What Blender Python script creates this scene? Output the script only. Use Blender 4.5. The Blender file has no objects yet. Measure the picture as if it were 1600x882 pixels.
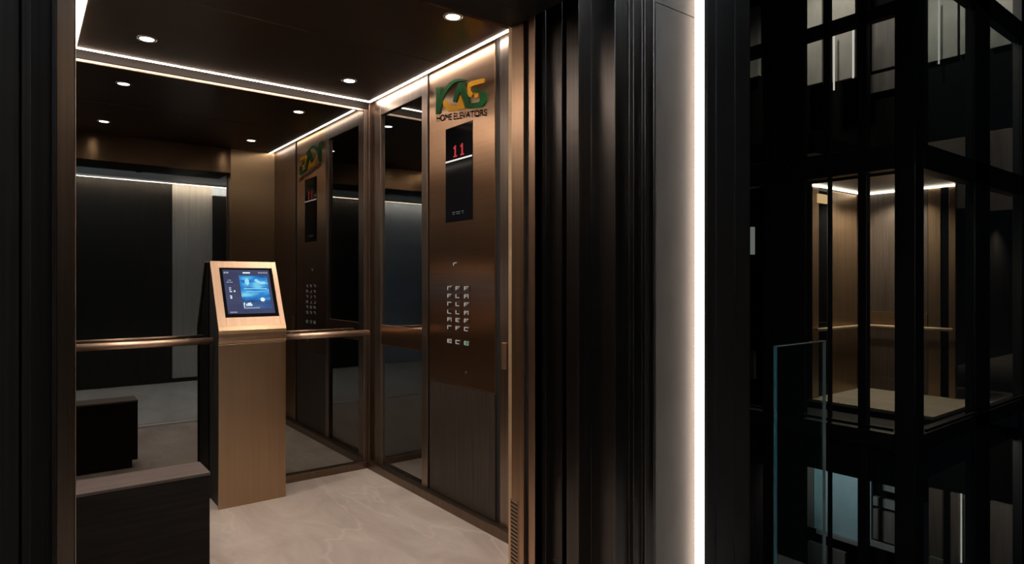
import bpy, bmesh, math, random
from mathutils import Vector
random.seed(7)
C = bpy.context.scene.collection
PI = math.pi

# ------------------------------------------------------------------ camera model (1600 x 882)
F_PX = 998.0
YAW = math.atan(768 / F_PX)
FW = (math.sin(YAW), math.cos(YAW))
RT = (math.cos(YAW), -math.sin(YAW))
CAMZ = 1.233
H = 2.41           # car ceiling height


def ray(px):
    a = (px - 800) / F_PX
    return FW[0] + a * RT[0], FW[1] + a * RT[1]


def onY(px, Y):    # X where the sight line of column px meets the plane Y
    r = ray(px)
    return Y * r[0] / r[1]


def onX(px, X):    # Y where the sight line of column px meets the plane X
    r = ray(px)
    return X * r[1] / r[0]


def zX(px, py, X):  # height at plane X
    return CAMZ + (441 - py) * (X / ray(px)[0]) / F_PX


def zY(px, py, Y):
    return CAMZ + (441 - py) * (Y / ray(px)[1]) / F_PX


# ------------------------------------------------------------------ materials
def nodes(name):
    m = bpy.data.materials.new(name)
    m.use_nodes = True
    nt = m.node_tree
    return m, nt, nt.nodes['Principled BSDF']


def pbr(name, col, rough=0.5, metal=0.0, grain=None, gcol=None, bump=0.0, spec=0.5, coat=0.0, lo=0.35, hi=0.7, rvar=0.0, aniso=0.0):
    """grain = (sx, sy, sz) object-space noise scale, gcol = second colour"""
    m, nt, b = nodes(name)
    b.inputs['Base Color'].default_value = (*col, 1)
    b.inputs['Roughness'].default_value = rough
    b.inputs['Metallic'].default_value = metal
    b.inputs['Specular IOR Level'].default_value = spec
    b.inputs['Coat Weight'].default_value = coat
    b.inputs['Coat Roughness'].default_value = 0.15
    if aniso:                      # (amount, brushing direction)
        b.inputs['Anisotropic'].default_value = aniso[0]
        cx = nt.nodes.new('ShaderNodeCombineXYZ')
        for i in range(3): cx.inputs[i].default_value = aniso[1][i]
        nt.links.new(cx.outputs[0], b.inputs['Tangent'])
    if grain:
        tc = nt.nodes.new('ShaderNodeTexCoord')
        mp = nt.nodes.new('ShaderNodeMapping')
        mp.inputs['Scale'].default_value = grain
        nz = nt.nodes.new('ShaderNodeTexNoise')
        nz.inputs['Scale'].default_value = 1.0
        nz.inputs['Detail'].default_value = 5
        nz.inputs['Roughness'].default_value = 0.6
        L = nt.links.new
        L(tc.outputs['Object'], mp.inputs['Vector'])
        L(mp.outputs['Vector'], nz.inputs['Vector'])
        cr = nt.nodes.new('ShaderNodeValToRGB')
        cr.color_ramp.elements[0].position = lo
        cr.color_ramp.elements[1].position = hi
        cr.color_ramp.elements[0].color = (*col, 1)
        cr.color_ramp.elements[1].color = (*(gcol or col), 1)
        L(nz.outputs['Fac'], cr.inputs['Fac'])
        L(cr.outputs['Color'], b.inputs['Base Color'])
        if bump:
            bp = nt.nodes.new('ShaderNodeBump')
            bp.inputs['Strength'].default_value = bump
            bp.inputs['Distance'].default_value = 0.002
            L(nz.outputs['Fac'], bp.inputs['Height'])
            L(bp.outputs['Normal'], b.inputs['Normal'])
        if rvar:
            mr = nt.nodes.new('ShaderNodeMapRange')
            mr.inputs['To Min'].default_value = max(0.02, rough - rvar)
            mr.inputs['To Max'].default_value = rough + rvar
            L(nz.outputs['Fac'], mr.inputs['Value'])
            L(mr.outputs['Result'], b.inputs['Roughness'])
    return m


def emit(name, col, s):
    m, nt, b = nodes(name)
    b.inputs['Base Color'].default_value = (0, 0, 0, 1)
    b.inputs['Emission Color'].default_value = (*col, 1)
    b.inputs['Emission Strength'].default_value = s
    return m


def glass(name, tint=(0.9, 0.95, 0.95), refl=1.0, ior=1.5, rough=0.0):
    m = bpy.data.materials.new(name)
    m.use_nodes = True
    nt = m.node_tree
    nt.nodes.clear()
    o = nt.nodes.new('ShaderNodeOutputMaterial')
    mix = nt.nodes.new('ShaderNodeMixShader')
    t = nt.nodes.new('ShaderNodeBsdfTransparent')
    t.inputs['Color'].default_value = (*tint, 1)
    g = nt.nodes.new('ShaderNodeBsdfGlossy')
    g.inputs['Roughness'].default_value = rough
    g.inputs['Color'].default_value = (refl, refl, refl, 1)
    lw = nt.nodes.new('ShaderNodeLayerWeight')      # Schlick curve, the same for both faces of the pane
    lw.inputs['Blend'].default_value = 0.5
    pw = nt.nodes.new('ShaderNodeMath'); pw.operation = 'POWER'; pw.inputs[1].default_value = 5
    ma = nt.nodes.new('ShaderNodeMath'); ma.operation = 'MULTIPLY_ADD'; ma.inputs[1].default_value = 0.96; ma.inputs[2].default_value = 0.04
    L = nt.links.new
    L(lw.outputs['Facing'], pw.inputs[0]); L(pw.outputs[0], ma.inputs[0])
    L(ma.outputs[0], mix.inputs['Fac'])
    L(t.outputs['BSDF'], mix.inputs[1])
    L(g.outputs['BSDF'], mix.inputs[2])
    L(mix.outputs['Shader'], o.inputs['Surface'])
    return m


def stone(name, a, b2, vein, tile=(0.9, 0.9), rough=0.35, joint=0.002, rot=0.6):
    m, nt, b = nodes(name)
    L = nt.links.new
    N = nt.nodes.new
    tc = N('ShaderNodeTexCoord')
    n1 = N('ShaderNodeTexNoise'); n1.inputs['Scale'].default_value = 1.6; n1.inputs['Detail'].default_value = 8; n1.inputs['Roughness'].default_value = 0.65; n1.inputs['Distortion'].default_value = 0.8
    mp = N('ShaderNodeMapping'); mp.inputs['Rotation'].default_value = (0, 0, rot); mp.inputs['Scale'].default_value = (2.6, 1.0, 1)
    L(tc.outputs['Object'], mp.inputs['Vector'])
    L(mp.outputs['Vector'], n1.inputs['Vector'])
    cr = N('ShaderNodeValToRGB')
    cr.color_ramp.elements[0].position = 0.36; cr.color_ramp.elements[0].color = (*a, 1)
    cr.color_ramp.elements[1].position = 0.66; cr.color_ramp.elements[1].color = (*b2, 1)
    L(n1.outputs['Fac'], cr.inputs['Fac'])
    # thin wandering veins
    n2 = N('ShaderNodeTexNoise'); n2.inputs['Scale'].default_value = 0.9; n2.inputs['Detail'].default_value = 4; n2.inputs['Distortion'].default_value = 0.5
    mp2 = N('ShaderNodeMapping'); mp2.inputs['Rotation'].default_value = (0, 0, -0.75); mp2.inputs['Scale'].default_value = (2.0, 0.75, 1)
    L(tc.outputs['Object'], mp2.inputs['Vector']); L(mp2.outputs['Vector'], n2.inputs['Vector'])
    s = N('ShaderNodeMath'); s.operation = 'SUBTRACT'; s.inputs[1].default_value = 0.5
    ab = N('ShaderNodeMath'); ab.operation = 'ABSOLUTE'
    mr = N('ShaderNodeMapRange'); mr.inputs['From Min'].default_value = 0.0; mr.inputs['From Max'].default_value = 0.012; mr.inputs['To Min'].default_value = 0.28; mr.inputs['To Max'].default_value = 0.0
    L(n2.outputs['Fac'], s.inputs[0]); L(s.outputs[0], ab.inputs[0]); L(ab.outputs[0], mr.inputs['Value'])
    mx = N('ShaderNodeMix'); mx.data_type = 'RGBA'
    L(mr.outputs['Result'], mx.inputs['Factor']); L(cr.outputs['Color'], mx.inputs['A']); mx.inputs['B'].default_value = (*vein, 1)
    L(mx.outputs['Result'], b.inputs['Base Color'])
    b.inputs['Roughness'].default_value = rough
    bp = N('ShaderNodeBump'); bp.inputs['Strength'].default_value = 0.08; bp.inputs['Distance'].default_value = 0.002
    L(n1.outputs['Fac'], bp.inputs['Height']); L(bp.outputs['Normal'], b.inputs['Normal'])
    return m


M = {}
M['bronze'] = pbr('brushed_bronze', (0.46, 0.275, 0.165), 0.33, 1.0, (1.5, 1.5, 60), (0.51, 0.31, 0.19), 0.015, rvar=0.02, aniso=(0.95, (0, 1, 0)))
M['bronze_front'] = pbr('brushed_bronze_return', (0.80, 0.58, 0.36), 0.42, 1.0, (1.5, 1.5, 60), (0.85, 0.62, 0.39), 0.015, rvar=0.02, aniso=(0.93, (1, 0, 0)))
M['bronze_head'] = pbr('brushed_bronze_header', (0.34, 0.205, 0.115), 0.22, 1.0, (60, 1.5, 1.5), (0.38, 0.235, 0.13), 0.01, rvar=0.03, aniso=(0.8, (0, 0, 1)))
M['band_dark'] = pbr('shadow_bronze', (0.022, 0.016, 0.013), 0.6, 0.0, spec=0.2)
M['bronze_v'] = pbr('brushed_bronze_vertical', (0.40, 0.245, 0.15), 0.33, 1.0, (120, 120, 1.2), (0.52, 0.33, 0.21), 0.10, rvar=0.06)
M['bronze_dark'] = pbr('aged_bronze', (0.16, 0.115, 0.085), 0.36, 1.0, (90, 90, 1.5), (0.22, 0.16, 0.12), 0.1)
M['bronze_frame'] = pbr('frame_bronze', (0.24, 0.18, 0.14), 0.34, 1.0, (60, 60, 1.5), (0.32, 0.245, 0.20), 0.1)
M['jamb_dark'] = pbr('jamb_bronze', (0.12, 0.08, 0.056), 0.32, 1.0, (100, 100, 1.0), (0.16, 0.11, 0.08), 0.08)
M['rail'] = pbr('rail_copper', (0.62, 0.43, 0.32), 0.46, 1.0)
M['copper'] = pbr('satin_copper', (0.42, 0.285, 0.20), 0.42, 1.0, (60, 4, 4), (0.48, 0.33, 0.23), 0.05)
M['kiosk'] = pbr('kiosk_bronze', (0.37, 0.25, 0.155), 0.34, 1.0, (50, 50, 1.0), (0.42, 0.285, 0.18), 0.05, rvar=0.05)
M['wood'] = pbr('dark_wood', (0.020, 0.014, 0.011), 0.45, 0.0, (95, 95, 2.2), (0.050, 0.036, 0.029), 0.15, spec=0.35)
M['lobby_wood'] = pbr('lobby_black_wood', (0.010, 0.009, 0.008), 0.55, 0.0, (60, 60, 1.2), (0.026, 0.023, 0.020), 0.1, spec=0.2)
M['wood_far'] = pbr('far_dark_wood', (0.035, 0.028, 0.024), 0.5, 0.0, (12, 12, 1.0), (0.065, 0.052, 0.045))
M['wood_lit'] = pbr('lit_dark_wood', (0.07, 0.052, 0.043), 0.42, 0.0, (70, 70, 2.0), (0.125, 0.095, 0.08), 0.1)  # dark wood with the lamplight put into a lighter colour
M['wood_h'] = pbr('dark_wood_level_grain', (0.009, 0.007, 0.006), 0.55, 0.0, (3, 60, 60), (0.018, 0.014, 0.012), 0.1, spec=0.15)
M['bench_top'] = pbr('bench_top_wood', (0.065, 0.045, 0.038), 0.55, 0.0, (2.5, 60, 60), (0.10, 0.072, 0.063), 0.1)
M['black'] = pbr('black_metal', (0.010, 0.009, 0.0085), 0.42, 0.0, (60, 60, 1.0), (0.016, 0.014, 0.013), 0.03, spec=0.35)
M['black_sheen'] = pbr('black_bronze_metal', (0.075, 0.065, 0.058), 0.30, 1.0, (90, 90, 0.8), (0.11, 0.095, 0.085), 0.08)
M['black_side'] = pbr('black_ribbed_wood', (0.008, 0.0065, 0.006), 0.5, 0.0, (120, 120, 1.2), (0.018, 0.014, 0.012), 0.1, spec=0.12)
M['ink'] = pbr('matt_black', (0.008, 0.008, 0.008), 0.6)
M['screen_black'] = pbr('black_display_glass', (0.006, 0.006, 0.007), 0.08, 0.0, spec=0.03)
M['mirror'] = pbr('smoked_mirror', (0.235, 0.232, 0.222), 0.012, 1.0)
M['ceiling'] = pbr('dark_ceiling_metal', (0.19, 0.125, 0.088), 0.32, 1.0, (3, 3, 3), (0.22, 0.145, 0.10), 0.0)
M['floor'] = stone('beige_marble', (0.33, 0.275, 0.24), (0.46, 0.40, 0.355), (0.62, 0.56, 0.50))
M['lobby_floor'] = stone('lobby_marble', (0.34, 0.32, 0.30), (0.46, 0.44, 0.42), (0.6, 0.58, 0.55))
M['led'] = emit('led_white', (1.0, 0.87, 0.76), 30)
M['led_facade'] = emit('led_warm_line', (1.0, 0.86, 0.74), 10)
M['led_lobby'] = emit('led_cove_lobby', (1.0, 0.82, 0.62), 110)
M['led_far'] = emit('led_far', (1.0, 0.86, 0.70), 5)
M['led_dim'] = emit('led_tube_dim', (1.0, 0.95, 0.85), 0.55)
M['lens'] = emit('downlight_lens', (1.0, 0.95, 0.88), 40)
M['alu'] = pbr('aluminium_profile', (0.7, 0.66, 0.62), 0.3, 1.0)
M['steel'] = pbr('satin_steel', (0.75, 0.73, 0.70), 0.25, 1.0)
M['sill'] = pbr('sill_metal', (0.24, 0.22, 0.20), 0.5, 0.2)
M['sill_lip'] = pbr('sill_bright_lip', (0.95, 0.86, 0.72), 0.4, 0.1)
M['grey_panel'] = pbr('grey_stone_wall', (0.088, 0.074, 0.064), 0.6, 0.0, (6, 6, 3), (0.115, 0.098, 0.086), 0.1, spec=0.2)
M['lobby_grey'] = pbr('lobby_grey_veneer', (0.36, 0.34, 0.31), 0.5, 0.0, (55, 55, 1.5), (0.46, 0.44, 0.40), 0.05)
M['lobby_blue'] = pbr('lobby_slate_panel', (0.36, 0.44, 0.54), 0.5, 0.0, (30, 30, 1.2), (0.44, 0.52, 0.62), 0.05)
M['lobby_ceiling'] = pbr('lobby_ceiling_paint', (0.60, 0.68, 0.74), 0.6)
M['green'] = pbr('logo_green', (0.008, 0.105, 0.022), 0.65, spec=0.12)
M['green_text'] = pbr('logo_text_green', (0.035, 0.10, 0.03), 0.6, spec=0.15)
M['yellow'] = pbr('logo_amber', (0.95, 0.46, 0.01), 0.6, spec=0.15)
M['red_led'] = emit('red_segment', (1.0, 0.03, 0.06), 0.45)
M['white_led'] = emit('white_segment', (1.0, 0.95, 0.9), 0.8)
M['mark'] = emit('button_glint', (0.95, 0.90, 0.82), 0.36)  # light caught on the button bezels, painted as a glow
M['mark_g'] = emit('button_glint_green', (0.5, 0.9, 0.65), 0.4)
M['glass'] = glass('clear_glass', (0.86, 0.90, 0.89), 0.9)
M['glass_rail'] = glass('balustrade_glass', (0.88, 0.95, 0.94), 0.8)
M['glass_edge'] = pbr('glass_edge_teal', (0.015, 0.06, 0.07), 0.15, spec=0.4)
M['glass_edge2'] = pbr('glass_edge_pale', (0.16, 0.19, 0.19), 0.2, spec=0.5)
M['far_frame'] = pbr('black_steel', (0.020, 0.020, 0.021), 0.35, spec=0.5)
M['far_rail'] = pbr('far_pale_rail', (0.85, 0.66, 0.48), 0.4)
M['slot'] = emit('lit_slot', (0.9, 1.0, 0.9), 0.12)
M['void'] = pbr('unlit_black_wall', (0.004, 0.004, 0.004), 0.9, spec=0.1)
M['far_wall'] = pbr('far_grey_cladding', (0.20, 0.20, 0.175), 0.7, 0.0, (5, 5, 2), (0.27, 0.265, 0.235))
M['far_teal'] = pbr('far_teal_panel', (0.30, 0.42, 0.44), 0.6, 0.0, (5, 5, 2), (0.38, 0.50, 0.52))
M['far_brown'] = pbr('far_brown_cladding', (0.15, 0.12, 0.105), 0.6, 0.0, (30, 30, 2), (0.21, 0.17, 0.15))
M['far_dim'] = pbr('far_dim_cladding', (0.055, 0.048, 0.042), 0.6, 0.0, (20, 20, 2), (0.085, 0.075, 0.066))
M['far_dark'] = pbr('far_dark_cladding', (0.012, 0.012, 0.013), 0.6, 0.0, (14, 14, 1), (0.022, 0.021, 0.021))
M['far_floor'] = stone('far_marble', (0.45, 0.39, 0.31), (0.58, 0.51, 0.42), (0.7, 0.64, 0.55))
M['far_bronze'] = pbr('far_bronze', (0.34, 0.225, 0.14), 0.35, 0.8, (20, 20, 1.0), (0.42, 0.28, 0.18), 0.05)
M['amber'] = emit('amber_reflection_glow', (1.0, 0.62, 0.30), 0.75)


def screen_mat(name, c0, c1, c2, sc, strength):
    m, nt, b = nodes(name)
    N = nt.nodes.new; L = nt.links.new
    tc = N('ShaderNodeTexCoord'); nz = N('ShaderNodeTexNoise')
    mp = N('ShaderNodeMapping'); mp.inputs['Scale'].default_value = (sc * 0.5, sc * 0.5, sc * 1.6)
    L(tc.outputs['Object'], mp.inputs['Vector']); L(mp.outputs['Vector'], nz.inputs['Vector'])
    nz.inputs['Scale'].default_value = 1; nz.inputs['Detail'].default_value = 3
    cr = N('ShaderNodeValToRGB')
    e = cr.color_ramp.elements
    e[0].position = 0.35; e[0].color = (*c0, 1); e[1].position = 0.72; e[1].color = (*c2, 1)
    k = cr.color_ramp.elements.new(0.52); k.color = (*c1, 1)
    L(nz.outputs['Fac'], cr.inputs['Fac']); L(cr.outputs['Color'], b.inputs['Emission Color'])
    b.inputs['Emission Strength'].default_value = strength
    b.inputs['Base Color'].default_value = (0.01, 0.01, 0.015, 1)
    b.inputs['Roughness'].default_value = 0.08
    return m


M['ui_back'] = screen_mat('screen_navy', (0.035, 0.045, 0.105), (0.05, 0.06, 0.13), (0.07, 0.08, 0.16), 6, 0.9)
M['ui_card'] = screen_mat('screen_blue_picture', (0.01, 0.10, 0.42), (0.03, 0.33, 0.80), (0.30, 0.85, 1.0), 17, 0.85)
M['ui_low'] = screen_mat('screen_navy_picture', (0.02, 0.08, 0.24), (0.05, 0.13, 0.34), (0.10, 0.2, 0.4), 17, 0.8)
M['ui_white'] = emit('screen_white', (0.85, 0.95, 1.0), 0.9)
M['ui_cyan'] = emit('screen_cyan', (0.30, 0.80, 1.0), 0.85)


# ------------------------------------------------------------------ mesh helpers
class B:
    def __init__(s):
        s.bm = bmesh.new()

    def box(s, x0, x1, y0, y1, z0, z1, bev=0.0):
        x0, x1 = min(x0, x1), max(x0, x1); y0, y1 = min(y0, y1), max(y0, y1); z0, z1 = min(z0, z1), max(z0, z1)
        t = bmesh.new()
        v = [t.verts.new(p) for p in ((x0, y0, z0), (x1, y0, z0), (x1, y1, z0), (x0, y1, z0), (x0, y0, z1), (x1, y0, z1), (x1, y1, z1), (x0, y1, z1))]
        for f in ((3, 2, 1, 0), (4, 5, 6, 7), (0, 1, 5, 4), (1, 2, 6, 5), (2, 3, 7, 6), (3, 0, 4, 7)):
            t.faces.new([v[i] for i in f])
        if bev:
            bmesh.ops.bevel(t, geom=list(t.edges), offset=min(bev, 0.45 * min(x1 - x0, y1 - y0, z1 - z0)), segments=2, affect='EDGES', profile=0.5)
        s.merge(t)
        return s

    def merge(s, t):
        me = bpy.data.meshes.new('t')
        t.to_mesh(me); t.free()
        s.bm.from_mesh(me)
        bpy.data.meshes.remove(me)

    def prism(s, pts, fn0, fn1, bev=0.0):
        """closed polygon pts (2D); fn0/fn1 map a 2D point to the two end caps"""
        t = bmesh.new()
        a = [t.verts.new(fn0(p)) for p in pts]
        b = [t.verts.new(fn1(p)) for p in pts]
        n = len(pts)
        t.faces.new(a); t.faces.new(b[::-1])
        for i in range(n):
            t.faces.new([a[i], b[i], b[(i + 1) % n], a[(i + 1) % n]])
        bmesh.ops.recalc_face_normals(t, faces=t.faces)
        if bev:
            bmesh.ops.bevel(t, geom=list(t.edges), offset=bev, segments=2, affect='EDGES', profile=0.5)
        s.merge(t)
        return s

    def prism_z(s, pts, z0, z1, bev=0.0):
        return s.prism(pts, lambda p: (p[0], p[1], z0), lambda p: (p[0], p[1], z1), bev)

    def prism_x(s, pts, x0, x1, bev=0.0):      # pts are (y, z)
        return s.prism(pts, lambda p: (x0, p[0], p[1]), lambda p: (x1, p[0], p[1]), bev)

    def tube(s, p0, p1, r, seg=20, r2=None):
        p0 = Vector(p0); p1 = Vector(p1)
        d = (p1 - p0); ln = d.length; d.normalize()
        up = Vector((0, 0, 1)) if abs(d.z) < 0.9 else Vector((1, 0, 0))
        u = d.cross(up).normalized(); w = d.cross(u)
        r2 = r if r2 is None else r2
        t = bmesh.new()
        a = []; b = []
        for i in range(seg):
            q = 2 * PI * i / seg
            o = u * math.cos(q) + w * math.sin(q)
            a.append(t.verts.new(p0 + o * r)); b.append(t.verts.new(p1 + o * r2))
        t.faces.new(a[::-1]); t.faces.new(b)
        for i in range(seg):
            f = t.faces.new([a[i], a[(i + 1) % seg], b[(i + 1) % seg], b[i]]); f.smooth = True
        bmesh.ops.recalc_face_normals(t, faces=t.faces)
        s.merge(t)
        return s

    def lathe(s, prof, c, seg=28):             # prof: (radius, z) closed loop around vertical axis at c
        t = bmesh.new()
        rings = []
        for i in range(seg):
            q = 2 * PI * i / seg
            rings.append([t.verts.new((c[0] + r * math.cos(q), c[1] + r * math.sin(q), c[2] + z)) for r, z in prof])
        n = len(prof)
        for i in range(seg):
            A, Bq = rings[i], rings[(i + 1) % seg]
            for k in range(n):
                try:
                    f = t.faces.new([A[k], Bq[k], Bq[(k + 1) % n], A[(k + 1) % n]]); f.smooth = True
                except ValueError:
                    pass
        bmesh.ops.remove_doubles(t, verts=t.verts, dist=1e-6)
        bmesh.ops.recalc_face_normals(t, faces=t.faces)
        s.merge(t)
        return s


def wpos(o):
    p = Vector((0, 0, 0))
    while o:
        p += o.location; o = o.parent
    return p


def obj(name, b, mat, parent=None):
    """link the builder as ONE mesh object; coordinates were given in world space"""
    bm = b.bm if isinstance(b, B) else b
    if parent:
        origin = wpos(parent)
        loc = Vector((0, 0, 0))
    else:
        xs = [v.co for v in bm.verts]
        lo = Vector((min(v.x for v in xs), min(v.y for v in xs), min(v.z for v in xs)))
        hi = Vector((max(v.x for v in xs), max(v.y for v in xs), max(v.z for v in xs)))
        origin = Vector(((lo.x + hi.x) / 2, (lo.y + hi.y) / 2, lo.z)); loc = origin
    for v in bm.verts:
        v.co -= origin
    me = bpy.data.meshes.new(name)
    bm.to_mesh(me); bm.free()
    me.materials.append(M[mat])
    o = bpy.data.objects.new(name, me)
    C.objects.link(o)
    o.location = loc
    o.parent = parent
    return o


def thing(name, label, cat, loc, group=None):
    o = bpy.data.objects.new(name, None)
    C.objects.link(o)
    o.location = loc; o.empty_display_size = 0.05
    return tag(o, label, cat, group)


def tag(o, label, cat, group=None, kind=None):
    o['label'] = label; o['category'] = cat
    if group: o['group'] = group
    if kind: o['kind'] = kind
    return o


def struct(name, b, mat, parent=None, label=None, cat=None):
    o = obj(name, b, mat, parent)
    if not parent:
        o['kind'] = 'structure'
        if label: o['label'] = label
        if cat: o['category'] = cat
    return o


def dup(root, loc, label=None):
    r = root.copy(); C.objects.link(r); r.location = loc
    if label: r['label'] = label
    for ch in list(root.children):
        c = ch.copy(); C.objects.link(c); c.parent = r
        for g in list(ch.children):
            d = g.copy(); C.objects.link(d); d.parent = c
    return r


def spot(name, loc, power, angle, blend, col=(1, 0.88, 0.75), size=0.02, rot=(0, 0, 0), parent=None):
    l = bpy.data.lights.new(name, 'SPOT')
    l.energy = power; l.spot_size = math.radians(angle); l.spot_blend = blend; l.color = col; l.shadow_soft_size = size
    o = bpy.data.objects.new(name, l); C.objects.link(o); o.location = loc; o.rotation_euler = rot
    return o


def area(name, loc, power, sx, sy, col=(1, 0.88, 0.75), rot=(0, 0, 0)):
    l = bpy.data.lights.new(name, 'AREA')
    l.energy = power; l.shape = 'RECTANGLE'; l.size = sx; l.size_y = sy; l.color = col
    o = bpy.data.objects.new(name, l); C.objects.link(o); o.location = loc; o.rotation_euler = rot
    return o


# ------------------------------------------------------------------ main dimensions
XR, YB = 1.86, 3.96          # right and back wall faces of the lift car
XL = 0.095                    # left wall face
YF = 1.935                   # inner face of the front wall
JL, JR = 0.1015, 1.472       # door opening
DH = 2.197                   # door head
FY = 1.455                   # landing facade plane
CX0, CX1, CY1 = 0.22, 1.80, 3.865   # ceiling panel edges
LB = -0.83                   # lobby rear wall
LH = 2.45                    # lobby ceiling

# ------------------------------------------------------------------ lift car shell
b = B().box(XL - 0.05, XR + 0.05, 1.765, YB + 0.05, -0.06, 0)
struct('floor', b, 'floor', None, 'beige veined marble floor inside the lift car', 'floor')
b = B()
b.box(CX0, CX1, YF, 2.957, H, H + 0.03, 0.002).box(CX0, CX1, 2.961, CY1, H, H + 0.03, 0.002)
struct('ceiling', b, 'ceiling', None, 'dark glossy metal ceiling of the lift car in two panels', 'ceiling')
b = B().box(XL - 0.05, XR + 0.05, YF, YB + 0.05, H + 0.09, H + 0.12)
struct('ceiling_upper_deck', b, 'ink', None, 'black deck above the floating lift ceiling', 'ceiling')
struct('wall_back', B().box(XL - 0.05, XR + 0.05, YB + 0.012, YB + 0.06, -0.02, H + 0.09), 'bronze_dark', None, 'rear wall of the lift car behind the big mirror', 'wall')
struct('wall_right', B().box(XR + 0.012, XR + 0.06, YF - 0.05, YB + 0.012, -0.02, H + 0.09), 'bronze_dark', None, 'right side wall of the lift car behind its panels', 'wall')
struct('wall_left', B().box(XL - 0.05, XL, YF - 0.02, YB + 0.012, -0.02, H + 0.09), 'wood', None, 'left side wall of the lift car', 'wall')
# front wall: returns and header around the door opening, bronze on the inside
b = B()
b.box(JR, XR + 0.012, YF - 0.02, YF, -0.02, H + 0.09)
struct('wall_front', b, 'bronze_front', None, 'brushed bronze front return panel of the lift car beside the door', 'wall')
b = B().box(JL - 0.05, JR, YF - 0.02, YF, DH, H + 0.09)
struct('wall_front_header', b, 'bronze_head', None, 'brushed bronze header above the lift doorway', 'wall')

# upper wall band over the rear mirror (dark bronze) and baseboards
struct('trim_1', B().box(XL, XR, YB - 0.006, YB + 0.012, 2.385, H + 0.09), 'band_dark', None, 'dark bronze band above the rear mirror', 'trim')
struct('baseboard_back', B().box(XL, XR, YB - 0.03, YB + 0.012, 0, 0.045, 0.003), 'bronze_dark', None, 'bronze baseboard along the rear wall', 'baseboard')
struct('baseboard_right', B().box(XR - 0.045, XR + 0.012, YF, YB - 0.03, 0, 0.05, 0.003), 'bronze_dark', None, 'bronze baseboard along the right wall', 'baseboard')

# ------------------------------------------------------------------ rear mirror
t = thing('wall_mirror', 'large smoked wall mirror covering the rear wall of the lift car', 'mirror', (1.0, YB, 0.045))
obj('mirror_glass', B().box(XL, XR - 0.055, YB, YB + 0.012, 0.045, 2.365), 'mirror', t)
obj('frame', B().box(XL, XR - 0.055, YB - 0.008, YB + 0.012, 2.365, 2.382, 0.002).box(XR - 0.055, XR - 0.03, YB - 0.008, YB + 0.012, 0.045, 2.382, 0.002), 'bronze_frame', t)
b = B().box(XR - 0.03, XR + 0.012, YB - 0.03, YB + 0.012, 0.045, H + 0.05, 0.003)
struct('trim_2', b, 'bronze_dark', None, 'dark bronze corner post where rear and right walls meet', 'trim')

# ------------------------------------------------------------------ right wall: mirror panel, control panel, wood panels
ym0, ym1 = 3.256, 3.79       # mirror glass
t = thing('wall_mirror', 'tall narrow smoked mirror panel on the right wall, crossed by a bronze band', 'mirror', (XR, 3.5, 0.05))
obj('upper_glass', B().box(XR, XR + 0.012, ym0, ym1, 0.955, 2.312), 'mirror', t)
obj('lower_glass', B().box(XR, XR + 0.012, ym0, ym1, 0.052, 0.83), 'mirror', t)
obj('band', B().box(XR - 0.012, XR + 0.012, ym0, ym1, 0.83, 0.955, 0.002), 'bronze', t)
fr = B()
fr.box(XR - 0.016, XR + 0.012, ym1, 3.875, 0.05, H + 0.02, 0.002)
fr.box(XR - 0.016, XR + 0.012, 3.19, ym0, 0.05, H + 0.02, 0.002)
fr.box(XR - 0.016, XR + 0.012, ym0, ym1, 2.312, H + 0.02, 0.002)
obj('frame', fr, 'bronze_frame', t)
b = B().box(XR, XR + 0.012, 3.877, YB - 0.03, 0.05, H + 0.02)
struct('trim_3', b, 'bronze_dark', None, 'slim dark strip between right mirror and corner post', 'trim')

cy0, cy1 = 2.544, 3.178      # control panel faceplate
t = thing('lift_control_panel', 'brushed bronze lift control panel with display, call buttons and green and amber emblem', 'control panel', (XR, 2.86, 0.68))
obj('faceplate', B().box(XR - 0.010, XR + 0.012, cy0, cy1, 0.68, H + 0.02, 0.002), 'bronze', t)
FX = XR - 0.010              # face of the plate
# display
dy0, dy1 = 2.735, 2.997
d = obj('display', B().box(FX - 0.003, FX, dy0, dy1, 1.557, 2.069, 0.001), 'screen_black', t)
d['label'] = 'tall black glass floor display'
obj('divider_line', B().box(FX - 0.005, FX - 0.003, dy0 + 0.003, dy1 - 0.003, 1.883, 1.891), 'white_led', d)
DX = FX - 0.0035


def seg_digit(bb, yc, zc, w, h, segs, th):
    # yc grows to the left in the picture, so left = +y
    S = {'t': (yc + w / 2, yc - w / 2, zc + h / 2 - th, zc + h / 2), 'm': (yc + w / 2, yc - w / 2, zc - th / 2, zc + th / 2), 'b': (yc + w / 2, yc - w / 2, zc - h / 2, zc - h / 2 + th),
         'tl': (yc + w / 2, yc + w / 2 - th, zc, zc + h / 2), 'bl': (yc + w / 2, yc + w / 2 - th, zc - h / 2, zc),
         'tr': (yc - w / 2 + th, yc - w / 2, zc, zc + h / 2), 'br': (yc - w / 2 + th, yc - w / 2, zc - h / 2, zc)}
    for k in segs:
        y1, y0, z0, z1 = S[k]
        bb.box(DX - 0.0025, DX, y0, y1, z0, z1)


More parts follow.
